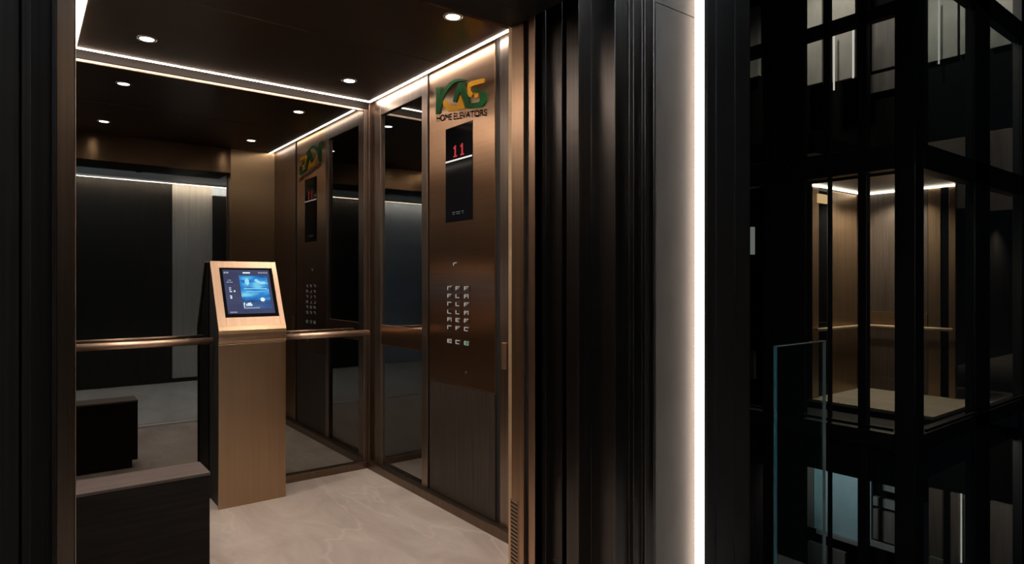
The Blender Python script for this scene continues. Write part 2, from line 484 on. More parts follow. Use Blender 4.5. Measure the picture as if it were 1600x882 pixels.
for yc in (2.897, 2.829):
    bb = B()
    bb.box(DX - 0.002, DX, yc - 0.006, yc + 0.006, 1.905, 1.965)
    bb.box(DX - 0.002, DX, yc + 0.004, yc + 0.016, 1.948, 1.958)
    bb.box(DX - 0.002, DX, yc - 0.016, yc + 0.016, 1.903, 1.911)
    g = obj('floor_digit', bb, 'red_led', d); g['label'] = 'red lit digit 1'
bb = B()
for i, (y, w) in enumerate(((2.915, 0.03), (2.87, 0.045), (2.825, 0.02))):
    bb.box(DX - 0.001, DX, y - w / 2, y + w / 2, 1.606, 1.609)
    bb.box(DX - 0.001, DX, y - w / 2 + 0.004, y + w / 2 - 0.006, 1.596, 1.599)
M['faint'] = emit('faint_caption', (0.8, 0.85, 0.9), 0.12)
obj('caption', bb, 'faint', d)

# call buttons
GL = {  # glowing strokes paint bezel highlights in letter-like shapes: l left, t top, m middle, b bottom, r right
    'F': 'ltm', 'E': 'ltmb', 'C': 'ltb', 'P': 'ltmr', 'L': 'lb', 'G': 'lt', 'R': 'ltmrb'}


def button(yc, zc, glyph, w=0.050, h=0.029, mk='mark'):
    bt = obj('call_button', B().box(FX - 0.004, FX, yc - w / 2, yc + w / 2, zc - h / 2, zc + h / 2, 0.0015), 'steel_dim', t)
    bb = B()
    x0, x1 = FX - 0.0052, FX - 0.004
    ly, ry = yc + w / 2 - 0.004, yc - w / 2 + 0.006
    tz, bz = zc + h / 2 - 0.004, zc - h / 2 + 0.005
    th = 0.0036
    if 'l' in glyph: bb.box(x0, x1, ly - th * 1.7, ly, bz, tz)
    if 't' in glyph: bb.box(x0, x1, ry, ly, tz - th, tz)
    if 'm' in glyph: bb.box(x0, x1, ry + 0.014, ly, (bz + tz) / 2 - th / 2, (bz + tz) / 2 + th / 2)
    if 'b' in glyph: bb.box(x0, x1, ry + 0.006, ly, bz, bz + th)
    if 'r' in glyph: bb.box(x0, x1, ry, ry + th, bz, tz)
    obj('glint_strokes', bb, mk, bt)
    return bt


M['steel_dim'] = pbr('button_steel', (0.22, 0.15, 0.11), 0.35, 1.0)
yb = (2.955, 2.872, 2.789)
rows = [1.199, 1.157, 1.114, 1.071, 1.029, 0.986]
glyphs = [('G', 'F', 'F'), ('F', 'L', 'P'), ('G', 'L', 'F'), ('L', 'L', 'P'), ('P', 'E', 'F'), ('G', 'F', 'C')]
for r, z in enumerate(rows):
    for k, y in enumerate(yb):
        button(y, z, GL[glyphs[r][k]])
for k, y in enumerate(yb):
    button(y, 0.912, GL['R' if k != 1 else 'C'], mk='mark_g' if k == 2 else 'mark')
button(2.900, 1.329, 'lt', 0.042, 0.024)
obj('key_switch', B().tube((FX - 0.003, 2.80, 0.757), (FX, 2.80, 0.757), 0.007, 14), 'steel', t)

# emblem, traced as a raised badge on the plate (coordinates in metres on the plate: Y and height)
def em(u, v):                # reading position of the badge on its plate
    px = 676 + u / 13.78; py = 118 + v / 13.78
    return (onX(px, FX), zX(px, py, FX))


def arc_band(pts_w):         # thick stroke through (u, v, halfwidth)
    L_, R_ = [], []
    n = len(pts_w)
    for i, (u, v, w) in enumerate(pts_w):
        a = pts_w[max(i - 1, 0)]; c = pts_w[min(i + 1, n - 1)]
        dx, dy = c[0] - a[0], c[1] - a[1]; q = math.hypot(dx, dy)
        nx, ny = -dy / q, dx / q
        L_.append((u + nx * w, v + ny * w)); R_.append((u - nx * w, v - ny * w))
    return L_ + R_[::-1]


emb = obj('emblem', B().prism([em(*p) for p in [(92, 262), (180, 258), (185, 450), (245, 530), (160, 835), (88, 840)]],
                              lambda p: (FX - 0.006, p[0], p[1]), lambda p: (FX, p[0], p[1])), 'green', t)
emb['label'] = 'raised green and amber letter emblem'


def badge(name, poly, mat, d=0.006):
    pts = [em(*p) for p in poly]
    return obj(name, B().prism(pts, lambda p: (FX - d, p[0], p[1]), lambda p: (FX - 0.0002, p[0], p[1])), mat, emb)


badge('arch_stroke', arc_band([(190, 520, 42), (255, 390, 40), (325, 275, 38), (410, 175, 34), (500, 118, 30), (590, 98, 25), (670, 98, 20), (740, 115, 14), (790, 140, 3)]), 'green', 0.0055)
badge('letter_stroke', [(575, 160), (655, 160), (700, 250), (790, 450), (815, 610), (1010, 580), (1040, 550), (1045, 360), (1130, 345), (1165, 400), (1165, 560), (1120, 640), (1060, 680), (790, 715), (740, 700), (725, 640), (650, 430), (610, 360), (535, 570), (510, 585), (465, 575), (460, 540)], 'green', 0.007)
badge('hook_stroke', [(250, 535), (320, 570), (385, 655), (530, 640), (610, 420), (715, 715), (350, 780), (240, 640), (230, 590)], 'yellow', 0.0048)
badge('flag_stroke', [(1135, 75), (1115, 165), (880, 225), (835, 260), (835, 345), (880, 400), (850, 470), (800, 460), (765, 370), (760, 260), (790, 170), (850, 130), (1100, 65)], 'yellow', 0.0066)
badge('tower_mark', [(900, 360), (905, 300), (945, 275), (985, 315), (990, 380)], 'green', 0.005)
badge('tower_foot', [(905, 390), (990, 385), (985, 470), (925, 500)], 'yellow', 0.005)


def text_mesh(txt, size):
    cu = bpy.data.curves.new('txt', 'FONT'); cu.body = txt; cu.size = size; cu.extrude = 0.0
    o = bpy.data.objects.new('txt', cu); C.objects.link(o)
    bpy.context.view_layer.update()
    dg = bpy.context.evaluated_depsgraph_get()
    me = bpy.data.meshes.new_from_object(o.evaluated_get(dg))
    bpy.data.objects.remove(o); bpy.data.curves.remove(cu)
    return me


ys, ye = onX(683, FX), onX(761, FX)
z_lt, z_lb, z_rt, z_rb = zX(683, 181, FX), zX(683, 191, FX), zX(761, 171, FX), zX(761, 181, FX)
for word, ua, ub in (('HOME', 0.0, 0.325), ('ELEVATORS', 0.365, 1.0)):
    me = text_mesh(word, 1.0)
    bm = bmesh.new(); bm.from_mesh(me); bpy.data.meshes.remove(me)
    x0 = min(v.co.x for v in bm.verts); x1 = max(v.co.x for v in bm.verts); y1 = max(v.co.y for v in bm.verts); y0_ = min(v.co.y for v in bm.verts)
    for v in bm.verts:
        u = ua + (ub - ua) * (v.co.x - x0) / (x1 - x0); w = (v.co.y - y0_) / (y1 - y0_)
        # the lettering runs slightly downhill along the plate
        v.co = Vector((FX - 0.003, ys + (ye - ys) * u, (z_lb * (1 - u) + z_rb * u) + ((z_lt - z_lb) * (1 - u) + (z_rt - z_rb) * u) * w))
    bmesh.ops.solidify(bm, geom=list(bm.faces), thickness=-0.0027)
    obj('lettering', bm, 'green_text', emb)['label'] = 'small green capitals under the emblem'

# lower wood panel, slim dark panel, latch
tag(obj('wood_wall_panel', B().box(XR - 0.008, XR + 0.012, cy0, cy1, 0.052, 0.676, 0.002), 'wood'), 'dark wood panel with upright grain below the control panel', 'wall panel')
struct('trim_4', B().box(XR, XR + 0.012, 3.178, 3.19, 0.05, H + 0.02), 'ink', None, 'black shadow joint beside control panel', 'trim')
struct('trim_5', B().box(XR, XR + 0.012, 2.50, cy0, 0.05, H + 0.02), 'ink', None, 'black shadow joint on the door side of the control panel', 'trim')
mp_ = tag(obj('metal_wall_panel', B().box(XR - 0.010, XR + 0.012, YF, 2.50, 0.05, H + 0.02, 0.002), 'bronze_frame'), 'narrow dark bronze wall panel between control panel and doorway', 'wall panel')
ly = onX(787, XR - 0.02)
obj('door_latch', B().box(XR - 0.022, XR - 0.010, ly - 0.016, ly + 0.016, zX(787, 576, XR), zX(787, 535, XR), 0.003), 'copper', mp_)['label'] = 'small upright copper latch plate'

# ------------------------------------------------------------------ cove LED lines
def led_line(name, label, box_d, box_h, loc):
    tt = thing(name, label, 'light strip', loc, 'led cove lines of the lift car')
    obj('housing', B().box(*box_h), 'ink', tt)
    obj('diffuser', B().box(*box_d), 'led', tt)
    return tt


led_line('led_strip_light', 'white light line along the top of the rear wall', (CX0, CX1, CY1 + 0.002, CY1 + 0.015, H - 0.002, H + 0.010), (CX0, CX1, CY1 + 0.002, CY1 + 0.015, H + 0.010, H + 0.09), ((CX0 + CX1) / 2, CY1, H))
led_line('led_strip_light', 'white light line along the top of the right wall above the control panel', (CX1 + 0.002, CX1 + 0.015, YF + 0.01, CY1 + 0.015, H - 0.002, H + 0.010), (CX1 + 0.002, CX1 + 0.015, YF + 0.01, CY1 + 0.015, H + 0.010, H + 0.09), (CX1, 2.9, H))
led_line('led_strip_light', 'white light line at the top left, partly behind the door jamb', (CX0 - 0.06, CX0 - 0.002, YF + 0.01, CY1 + 0.02, H - 0.006, H + 0.010), (CX0 - 0.06, CX0 - 0.002, YF + 0.01, CY1 + 0.02, H + 0.010, H + 0.09), (CX0, 2.9, H))

# ------------------------------------------------------------------ downlights
def downlight():
    tt = thing('ceiling_downlight', '', 'ceiling light', (0, 0, 0), 'round downlights in the lift ceiling')
    obj('trim_ring', B().lathe([(0.030, 0.0), (0.043, 0.0), (0.043, -0.004), (0.034, -0.006), (0.030, -0.004)], (0, 0, 0)), 'alu', tt)
    obj('lens', B().lathe([(0.0001, -0.001), (0.030, -0.001), (0.030, -0.0035), (0.0001, -0.0035)], (0, 0, 0)), 'lens', tt)
    return tt


dl = downlight()
spots = [((0.484, 3.52, H), 'round ceiling downlight near the rear left of the lift car'), ((1.52, 3.53, H), 'round ceiling downlight near the rear right corner of the lift car'),
         ((1.517, 2.40, H), 'round ceiling downlight near the front right, above the control panel'), ((0.484, 2.40, H), 'round ceiling downlight near the front left, seen in the mirror')]
for i, (p, lb) in enumerate(spots):
    if i == 0:
        dl.location = p; dl['label'] = lb
    else:
        dup(dl, p, lb)
    spot('downlight_lamp', (p[0], p[1], p[2] - 0.012), 34, 130, 0.7, (1, 0.87, 0.74), 0.022)

# ------------------------------------------------------------------ handrails
for x0_, x1_, lb in ((XL + 0.002, 0.848, 'copper handrail left of the kiosk on the rear mirror'), (1.207, XR - 0.075, 'copper handrail between kiosk and the rear right corner')):
    tt = thing('handrail', lb, 'handrail', ((x0_ + x1_) / 2, 3.84, 0.905), 'copper handrails on the rear wall')
    rl = B().tube((x0_, 3.84, 0.905), (x1_, 3.84, 0.905), 0.019, 24)
    obj('rail', rl, 'rail', tt)
    for xx in (x0_ + 0.12, x1_ - 0.10):
        obj('bracket', B().tube((xx, 3.84, 0.900), (xx, YB - 0.001, 0.900), 0.007, 12).tube((xx, YB - 0.008, 0.900), (xx, YB - 0.001, 0.900), 0.02, 16), 'bronze_dark', tt)

# ------------------------------------------------------------------ touchscreen kiosk
KX0, KX1, KY = 0.847, 1.208, 3.70
t = thing('touchscreen_kiosk', 'freestanding bronze kiosk with sloping blue touchscreen against the rear mirror', 'kiosk', ((KX0 + KX1) / 2, 3.82, 0))
top = (3.893, 1.352)
bot = (3.702, 0.990)
prof = [(KY + 0.006, 0), (KY + 0.006, 0.898), (KY - 0.004, 0.902), (KY - 0.010, 0.925), (KY - 0.010, 0.95), (KY - 0.007, 0.972), bot]
core = [(KY + 0.010, 0.002), (KY + 0.010, 0.90), (KY - 0.002, 0.905), (KY - 0.003, 0.955), (bot[0] + 0.006, 0.988), (top[0] + 0.006, top[1] - 0.006), (3.948, top[1] - 0.006), (3.948, 0.002)]
obj('body', B().prism_x(core, KX0 + 0.010, KX1 - 0.002), 'ink', t)  # black colour stands in for the kiosk's shadowed side
# folded bronze front sheet
sheet = [(KY + 0.006, 0), (KY + 0.006, 0.895), (KY + 0.014, 0.895), (KY + 0.014, 0)]
obj('front_panel', B().prism_x([(KY, 0.0), (KY, 0.893), (KY + 0.012, 0.893), (KY + 0.012, 0.0)], KX0, KX1, 0.0015), 'kiosk', t)
fold = [(KY - 0.002, 0.897), (KY - 0.008, 0.912), (KY - 0.0105, 0.932), (KY - 0.0105, 0.950), (KY - 0.008, 0.968), (bot[0], 0.990), (bot[0] + 0.009, 0.986), (KY + 0.002, 0.966), (KY, 0.95), (KY, 0.932), (KY + 0.002, 0.914), (KY + 0.006, 0.897)]
ob = obj('fold_band', B().prism_x(fold, KX0, KX1), 'kiosk', t)
for p in ob.data.polygons: p.use_smooth = False
# bezel in the sloped plane
sv = Vector((0, top[0] - bot[0], top[1] - bot[1])); SL = sv.length; sv.normalize()
sn = Vector((0, -sv.z, sv.y))      # outward normal (towards the viewer and up)
W = KX1 - KX0


def sp(u, v, d=0.0):               # u 0..1 across, v 0..1 up the slope, d metres out
    p = Vector((KX0 + u * W, bot[0], bot[1])) + sv * (v * SL) + sn * d
    return p


def slope_box(bb, u0, u1, v0, v1, d0, d1, bev=0.0):
    tt = bmesh.new()
    v = [tt.verts.new(sp(u, w, d)) for (u, w, d) in ((u0, v0, d0), (u1, v0, d0), (u1, v1, d0), (u0, v1, d0), (u0, v0, d1), (u1, v0, d1), (u1, v1, d1), (u0, v1, d1))]
    for f in ((3, 2, 1, 0), (4, 5, 6, 7), (0, 1, 5, 4), (1, 2, 6, 5), (2, 3, 7, 6), (3, 0, 4, 7)):
        tt.faces.new([v[i] for i in f])
    bmesh.ops.recalc_face_normals(tt, faces=tt.faces)
    if bev: bmesh.ops.bevel(tt, geom=list(tt.edges), offset=bev, segments=2, affect='EDGES', profile=0.5)
    bb.merge(tt)


gu0, gu1, gv0, gv1 = 0.118, 0.925, 0.13, 0.895
bb = B()
slope_box(bb, 0, gu0, 0, 1, -0.010, 0.0, 0.001)
slope_box(bb, gu1, 1, 0, 1, -0.010, 0.0, 0.001)
slope_box(bb, gu0, gu1, gv1, 1, -0.010, 0.0, 0.001)
slope_box(bb, gu0, gu1, 0, gv0, -0.010, 0.0, 0.001)
obj('bezel', bb, 'copper', t)
bb = B(); slope_box(bb, gu0, gu1, gv0, gv1, -0.006, -0.003)
scr = obj('touchscreen', bb, 'screen_black', t); scr['label'] = 'lit touchscreen with navy and blue picture'
au0, au1, av0, av1 = 0.165, 0.870, 0.185, 0.868


def ui(name, u0, u1, v0, v1, mat, d):       # fractions of the active area, v from the top
    bb = B()
    slope_box(bb, au0 + (au1 - au0) * u0, au0 + (au1 - au0) * u1, av1 - (av1 - av0) * v1, av1 - (av1 - av0) * v0, -0.003, -0.003 + d)
    return obj(name, bb, mat, scr)


ui('screen_background', 0, 1, 0, 1, 'ui_back', 0.0003)
ui('picture', 0.33, 0.94, 0.135, 0.70, 'ui_card', 0.0006)
ui('picture', 0.33, 0.94, 0.70, 0.90, 'ui_low', 0.0006)


def ui_text(rects, mat='ui_white'):
    bb = B()
    for (u0, u1, v0, v1) in rects:
        slope_box(bb, au0 + (au1 - au0) * u0, au0 + (au1 - au0) * u1, av1 - (av1 - av0) * v1, av1 - (av1 - av0) * v0, -0.003, -0.002)
    return obj('screen_text', bb, mat, scr)


M['ui_soft'] = emit('screen_soft_white', (0.7, 0.8, 0.95), 0.45)
ui_text([(0.02, 0.05, 0.05, 0.085), (0.06, 0.075, 0.05, 0.085), (0.085, 0.115, 0.05, 0.085)], 'ui_soft')
ui_text([(0.42, 0.58, 0.055, 0.085)])
ui_text([(0.76 + 0.03 * i, 0.78 + 0.03 * i, 0.05 + 0.008 * (i % 2), 0.08) for i in range(7)], 'ui_soft')
ui_text([(0.08, 0.10, 0.235, 0.25), (0.11, 0.15, 0.235, 0.25), (0.05, 0.11, 0.28, 0.295), (0.12, 0.18, 0.28, 0.295)], 'ui_soft')
ui_text([(0.09, 0.13, 0.41, 0.425), (0.085, 0.125, 0.45, 0.465), (0.09, 0.14, 0.49, 0.51), (0.18, 0.21, 0.475, 0.51)])
ui_text([(0.085, 0.125, 0.59, 0.61), (0.09, 0.125, 0.63, 0.66), (0.11, 0.125, 0.60, 0.66)])
ui_text([(0.05 + 0.03 * i, 0.07 + 0.03 * i, 0.95, 0.975) for i in range(5)], 'ui_soft')
ui_text([(0.35, 0.365, 0.76, 0.87), (0.36, 0.375, 0.75, 0.80), (0.40, 0.425, 0.78, 0.83), (0.435, 0.47, 0.76, 0.83), (0.475, 0.51, 0.755, 0.83), (0.515, 0.53, 0.79, 0.83)])
ui_text([(0.36 + 0.03 * i, 0.382 + 0.03 * i, 0.865, 0.885) for i in range(11)], 'ui_soft')
ui_text([(0.44, 0.53, 0.23, 0.33), (0.47, 0.51, 0.20, 0.36), (0.69, 0.76, 0.25, 0.30), (0.76, 0.88, 0.28, 0.33), (0.66, 0.72, 0.22, 0.27)], 'ui_cyan')
ui_text([(0.40, 0.90, 0.43, 0.445), (0.44, 0.86, 0.50, 0.51), (0.42, 0.88, 0.38, 0.385)], 'ui_cyan')
# round knob on the picture
cu_, cv_ = au0 + (au1 - au0) * 0.77, av1 - (av1 - av0) * 0.69
c3 = sp(cu_, cv_, -0.0026)
obj('screen_icon', B().tube(c3, c3 + sn * 0.0006, 0.0125, 24), 'ui_white', scr)
# rivet dot on the side
obj('side_rivet', B().tube((KX0 + 0.006, 3.80, 1.12), (KX0 + 0.010, 3.80, 1.12), 0.004, 12), 'alu', t)

# ------------------------------------------------------------------ low wooden box seat at the left
t = thing('bench', 'low dark wooden box bench with paler top at the left wall', 'bench', (0.4, 2.94, 0))
obj('seat_box', B().box(XL + 0.002, 0.618, 2.843, 3.040, 0.055, 0.437, 0.002), 'wood_h', t)
obj('bench_top', B().box(XL + 0.002, 0.620, 2.841, 3.042, 0.437, 0.449, 0.0015), 'bench_top', t)
obj('plinth', B().box(XL + 0.002, 0.588, 2.86, 3.02, 0, 0.055), 'ink', t)

# ------------------------------------------------------------------ doorway: bronze jambs, sill, black architrave
jt = thing('door_jamb', 'brushed bronze right door jamb of the lift car with a vent grille at its foot', 'door jamb', (JR, 1.85, 0))
yg0, yg1 = onX(826, JR), onX(818, JR)
bb = B()
bb.box(JR, JR + 0.03, yg1, YF - 0.02, 0, DH + 0.2, 0.001)
obj('jamb_panel', bb, 'bronze_v', jt)
obj('edge_strip', B().box(JR, JR + 0.03, 1.778, yg0, 0, DH + 0.2, 0.001), 'bronze_v', jt)
obj('groove', B().box(JR + 0.014, JR + 0.03, yg0, yg1, 0, DH + 0.2), 'ink', jt)
# vent grille: upright slot field of small angled louvres
gy0, gy1 = onX(809, JR), onX(799, JR)
zt_, n = zX(803, 784, JR), 26
pitch = 0.0148
gp = obj('vent_grille', B().box(JR - 0.0015, JR, gy0 - 0.004, gy1 + 0.004, zt_ - n * pitch - 0.006, zt_ + 0.006), 'bronze_v', jt)
bb = B()
for i in range(n):
    z = zt_ - (i + 1) * pitch
    bb.prism([(gy0, z), (gy1, z + 0.005), (gy1, z + 0.0125), (gy0, z + 0.0075)], lambda p: (JR - 0.0022, p[0], p[1]), lambda p: (JR - 0.0014, p[0], p[1]))
g = obj('vent_slots', bb, 'ink', gp); g['label'] = 'row of dark slanted slots'
t = thing('door_jamb', 'narrow dark bronze left door jamb of the lift car', 'door jamb', (JL - 0.02, 1.85, 0))
obj('jamb_panel', B().box(onY(88, 1.778), JL - 0.003, 1.778, YF - 0.02, 0, DH + 0.2, 0.0015), 'jamb_dark', t)
obj('edge_strip', B().box(JL - 0.0028, JL, 1.777, YF - 0.02, 0, DH + 0.2, 0.0008), 'copper', t)['label'] = 'pale copper edge strip'
struct('trim_6', B().box(JL - 0.05, JR + 0.03, 1.778, YF - 0.02, DH, DH + 0.2), 'black', None, 'black underside of the door head', 'trim')

# sill with running grooves
t = thing('door_sill', 'metal door sill with running grooves at the lift threshold', 'door sill', (0.8, 1.69, 0))
bb = B()
obj('sill_lip', B().box(JL - 0.04, JR + 0.05, 1.645, 1.675, -0.02, 0.003, 0.001), 'sill_lip', t)
for a, c in ((1.60, 1.642), (1.678, 1.718), (1.721, 1.765)):
    bb.box(JL - 0.04, JR + 0.05, a, c, -0.02, 0.002, 0.001)
obj('sill_ribs', bb, 'sill', t)
obj('sill_base', B().box(JL - 0.04, JR + 0.05, 1.60, 1.765, -0.05, -0.012), 'ink', t)

# black stepped architrave, right side
P = [(JR + 0.001, 1.777)]
x = JR + 0.001; y = 1.777
seq = [('y', 853), ('x', 878)]
x = onY(853, 1.777); P.append((x, 1.777))
ya = onX(878, x); yb2 = onX(885, x)
P += [(x, ya), (x + 0.03, ya), (x + 0.03, yb2), (x, yb2)]
yc = onX(904, x); P.append((x, yc))
x = onY(924, yc); P.append((x, yc))
P_glow = (x, yc)
yd = onX(961, x); P.append((x, yd))
x = onY(983, yd); P.append((x, yd))
ye_ = onX(990, x); P.append((x, ye_))
x = onY(1003, ye_); P.append((x, ye_))
yf = onX(1008, x); P.append((x, yf))
x = onY(1021, yf); P.append((x, yf))
P.append((x, FY))
XA = onY(1025, FY)
P.append((XA, FY))
P += [(XA, FY + 0.06), (XA + 0.02, FY + 0.06), (XA + 0.02, 1.9), (JR + 0.035, 1.9), (JR + 0.035, 1.777)]
tag(obj('door_architrave', B().prism_z(P, -0.02, 2.6, 0.0014), 'black_sheen'), 'black stepped metal door architrave between bronze jamb and lit stone wall', 'door frame')
# left side architrave and facade
Pl = [(-1.2, FY), (onY(30, FY), FY), (onY(30, FY), FY + 0.02), (onY(34, FY + 0.02), FY + 0.02), (onY(34, FY - 0.012), FY - 0.012), (onY(48, FY - 0.012), FY - 0.012), (onY(48, FY - 0.012), FY + 0.05)]
q = FY + 0.05
Pl += [(onY(80, q), q), (onY(80, q), q - 0.01), (onY(88, q - 0.01), q - 0.01), (onY(88, q - 0.01), 1.777), (onY(88, 1.777) - 0.0005, 1.777), (onY(88, 1.777) - 0.0005, 1.9), (-1.2, 1.9)]
tag(obj('door_architrave', B().prism_z(Pl, -0.02, 2.6, 0.001), 'black_side'), 'black ribbed door surround on the left of the lift doorway', 'door frame')
struct('wall_landing_header', B().box(onY(88, 1.777), JR + 0.002, FY + 0.05, 1.777, DH, 2.6), 'black', None, 'black landing wall above the lift doorway', 'wall')

# ------------------------------------------------------------------ lit stone wall, light line and black pillar
xs1 = onY(1088, FY); xs2 = onY(1101, FY); xs3 = onY(1171, FY)
zseam = zY(1098, 33, FY)
b = B().box(XA, xs2, FY, FY + 0.05, -0.02, zseam - 0.0015, 0.001).box(XA, xs2, FY, FY + 0.05, zseam + 0.0015, 2.6, 0.001)
struct('wall_stone', b, 'grey_panel', None, 'grey stone landing wall beside the vertical light line', 'wall')
t = thing('vertical_light_strip', 'tall warm white light line running full height beside the stone wall', 'light strip', (xs2, FY, 0))
yl = FY - 0.030
obj('diffuser', B().box(onY(1092, yl), onY(1101, yl), yl, FY - 0.012, 0, 2.6), 'led_facade', t)
obj('housing', B().box(onY(1096, yl), onY(1101, yl), FY - 0.012, FY, 0, 2.6), 'alu', t)
yp = FY - 0.033
Pp = [(onY(1101, yp) + 0.0005, yp), (onY(1104, yp), yp - 0.004), (onY(1109, yp), yp - 0.004), (onY(1109, yp), yp + 0.004), (onY(1119, yp), yp + 0.004), (onY(1119, yp), yp - 0.002), (onY(1146, yp), yp - 0.002), (onY(1146, yp), yp + 0.002), (onY(1148, yp), yp + 0.002), (onY(1148, yp), yp - 0.002), (onY(1171, yp), yp - 0.002), (onY(1171, yp), 1.62), (onY(1101, yp) + 0.0005, 1.62)]
tag(obj('pillar', B().prism_z(Pp, -0.3, 2.6, 0.0006), 'black'), 'black ribbed corner pillar right of the vertical light line', 'pillar')

# ------------------------------------------------------------------ lobby behind the viewer (seen in the mirrors)
struct('floor_lobby', B().box(-2.4, 2.32, LB - 0.05, 1.60, -0.06, 0).box(2.3205, 2.72, LB - 0.05, 1.35, -0.06, 0), 'lobby_floor', None, 'grey marble lobby floor', 'floor')
struct('floor_edge', B().box(-2.4, 2.32, LB - 0.05, 1.60, -0.36, -0.061).box(2.3205, 2.72, LB - 0.05, 1.35, -0.36, -0.061), 'far_dark', None, 'dark edge of the lobby slab', 'floor')
struct('ceiling_lobby', B().box(-2.4, 2.33, LB - 0.02, FY, LH, LH + 0.05).box(2.3305, 2.72, LB - 0.02, 1.25, LH, LH + 0.05), 'lobby_ceiling', None, 'grey lobby ceiling', 'ceiling')
struct('wall_lobby_end', B().box(-2.45, -2.4, LB, FY, 0, LH + 0.1), 'lobby_blue', None, 'slate lobby end wall', 'wall')
tag(obj('wood_wall_panel', B().box(-0.50, 1.473, LB - 0.02, LB + 0.012, 0.004, LH), 'lobby_wood'), 'wide dark wood lobby wall panel seen in the rear mirror', 'wall panel')
tag(obj('grey_wall_panel', B().box(1.476, 1.93, LB - 0.02, LB, 0.05, LH), 'lobby_grey'), 'pale grey lobby wall panel seen in the mirror beside the kiosk', 'wall panel')
struct('baseboard_lobby', B().box(1.476, 1.93, LB - 0.02, LB + 0.006, 0, 0.05), 'black', None, 'dark baseboard under the grey lobby panel', 'baseboard')
struct('wall_lobby_rear', B().box(-2.4, 2.72, LB - 0.06, LB - 0.02, -0.02, LH + 0.14), 'lobby_blue', None, 'slate lobby rear wall', 'wall')
tag(obj('door_panel', B().box(1.935, 2.7, LB - 0.018, LB + 0.03, 0.0, LH - 0.12), 'black'), 'black lobby door at the end of the grey panel, seen in the mirror', 'door')
t = thing('led_strip_light', 'warm light line along the lobby ceiling edge, seen in the rear mirror', 'light strip', (0.5, LB + 0.1, LH))
obj('diffuser', B().box(-2.3, 2.6, LB + 0.10, LB + 0.112, LH - 0.022, LH - 0.012), 'led_lobby', t)
obj('housing', B().box(-2.3, 2.6, LB + 0.112, LB + 0.120, LH - 0.022, LH + 0.02), 'alu', t)
t = thing('smoke_detector', 'small dark round detector on the grey lobby ceiling, seen in the mirror', 'detector', (1.02, -0.05, LH))
obj('base', B().lathe([(0.0001, 0), (0.045, 0), (0.045, -0.012), (0.0001, -0.012)], (1.02, -0.05, LH)), 'ink', t)
obj('dome', B().lathe([(0.0001, -0.012), (0.035, -0.012), (0.028, -0.024), (0.0001, -0.028)], (1.02, -0.05, LH)), 'ink', t)
for xx in (-0.7, 0.9, 2.0):  # added, unseen downlights that brighten the lobby
    spot('lobby_fill', (xx, 0.30, LH - 0.02), 48, 76, 0.5, (0.90, 0.95, 1.0), 0.06)
    tt = thing('added_lobby_downlight', {-0.7: 'added unseen round downlight in the lobby ceiling, far from the glass balustrade', 0.9: 'added unseen middle round downlight of the lobby ceiling', 2.0: 'added unseen round downlight in the lobby ceiling nearest the atrium'}[xx], 'ceiling light', (xx, 0.30, LH), 'added lobby downlights')
    obj('trim_ring', B().lathe([(0.045, 0.0), (0.06, 0.0), (0.06, -0.004), (0.045, -0.004)], (xx, 0.30, LH)), 'alu', tt)

# glass balustrade pane at the slab edge
gx0, gx1, gy = onY(1213, 1.30), onY(1290, 1.30), 1.30
zt2 = zY(1213, 541, 1.30)
t = thing('glass_balustrade', 'frameless clear glass balustrade pane at the edge of the landing', 'balustrade', ((gx0 + gx1) / 2, gy, 0))
obj('glass_pane', B().box(gx0 + 0.004, gx1 - 0.002, gy, gy + 0.010, 0.0, zt2 - 0.003), 'glass_rail', t)
obj('glass_edge', B().box(gx0, gx0 + 0.005, gy - 0.001, gy + 0.011, 0.0, zt2), 'glass_edge', t)
obj('glass_edge', B().box(gx1 - 0.003, gx1, gy - 0.001, gy + 0.011, 0.0, zt2), 'glass_edge2', t)
obj('top_edge', B().box(gx0 + 0.005, gx1 - 0.003, gy - 0.001, gy + 0.011, zt2 - 0.004, zt2), 'glass_edge2', t)
obj('floor_channel', B().box(gx0 - 0.01, gx1 + 0.01, gy - 0.02, gy + 0.03, 0.0, 0.05), 'far_frame', t)

# ------------------------------------------------------------------ glazed shaft frame across the atrium
SX, SY = 5.48, 2.01
t = thing('glazed_shaft_frame', 'black steel frame of the glazed lift shaft across the atrium', 'steel frame', (SX, SY, -3.0))
ZB, ZT = -3.0, 6.2
obj('corner_post', B().box(SX - 0.001, SX + 0.17, SY, SY + 0.15, ZB, ZT, 0.006), 'far_frame', t)
# side facing the viewer's left (plane X = SX)
ym = [onX(1347, SX), onX(1250, SX + 0.03), onX(1197, SX)]
obj('mullion', B().box(SX, SX + 0.07, onX(1354, SX), onX(1340, SX), ZB, ZT, 0.004), 'far_frame', t)
obj('mullion', B().box(SX, SX + 0.05, onX(1296.5, SX), onX(1293, SX), -3.0, 2.13, 0.002), 'far_frame', t)
obj('mullion', B().box(SX, SX + 0.05, onX(1296, SX), onX(1286, SX), 2.33, ZT, 0.002), 'far_frame', t)
obj('mullion', B().box(SX, SX + 0.05, onX(1201, SX), onX(1192, SX), ZB, ZT, 0.002), 'far_frame', t)
YE = onX(1165, SX) + 0.9
levels = [(-0.10, 0.03), (2.13, 2.33), (-2.95, -2.7)]
for z0, z1 in levels:
    obj('beam', B().box(SX - 0.02, SX + 0.10, SY + 0.15, YE, z0, z1, 0.004), 'far_frame', t)
    obj('beam', B().box(SX + 0.17, SX + 5.2, SY + 0.0, SY + 0.12, z0, z1, 0.004), 'far_frame', t)
obj('beam', B().box(SX, SX + 0.08, SY + 0.15, YE, zX(1300, 52, SX), zX(1300, 32, SX), 0.004), 'far_frame', t)
obj('beam', B().box(SX + 0.17, SX + 5.2, SY, SY + 0.1, 3.74, 3.92, 0.004), 'far_frame', t)
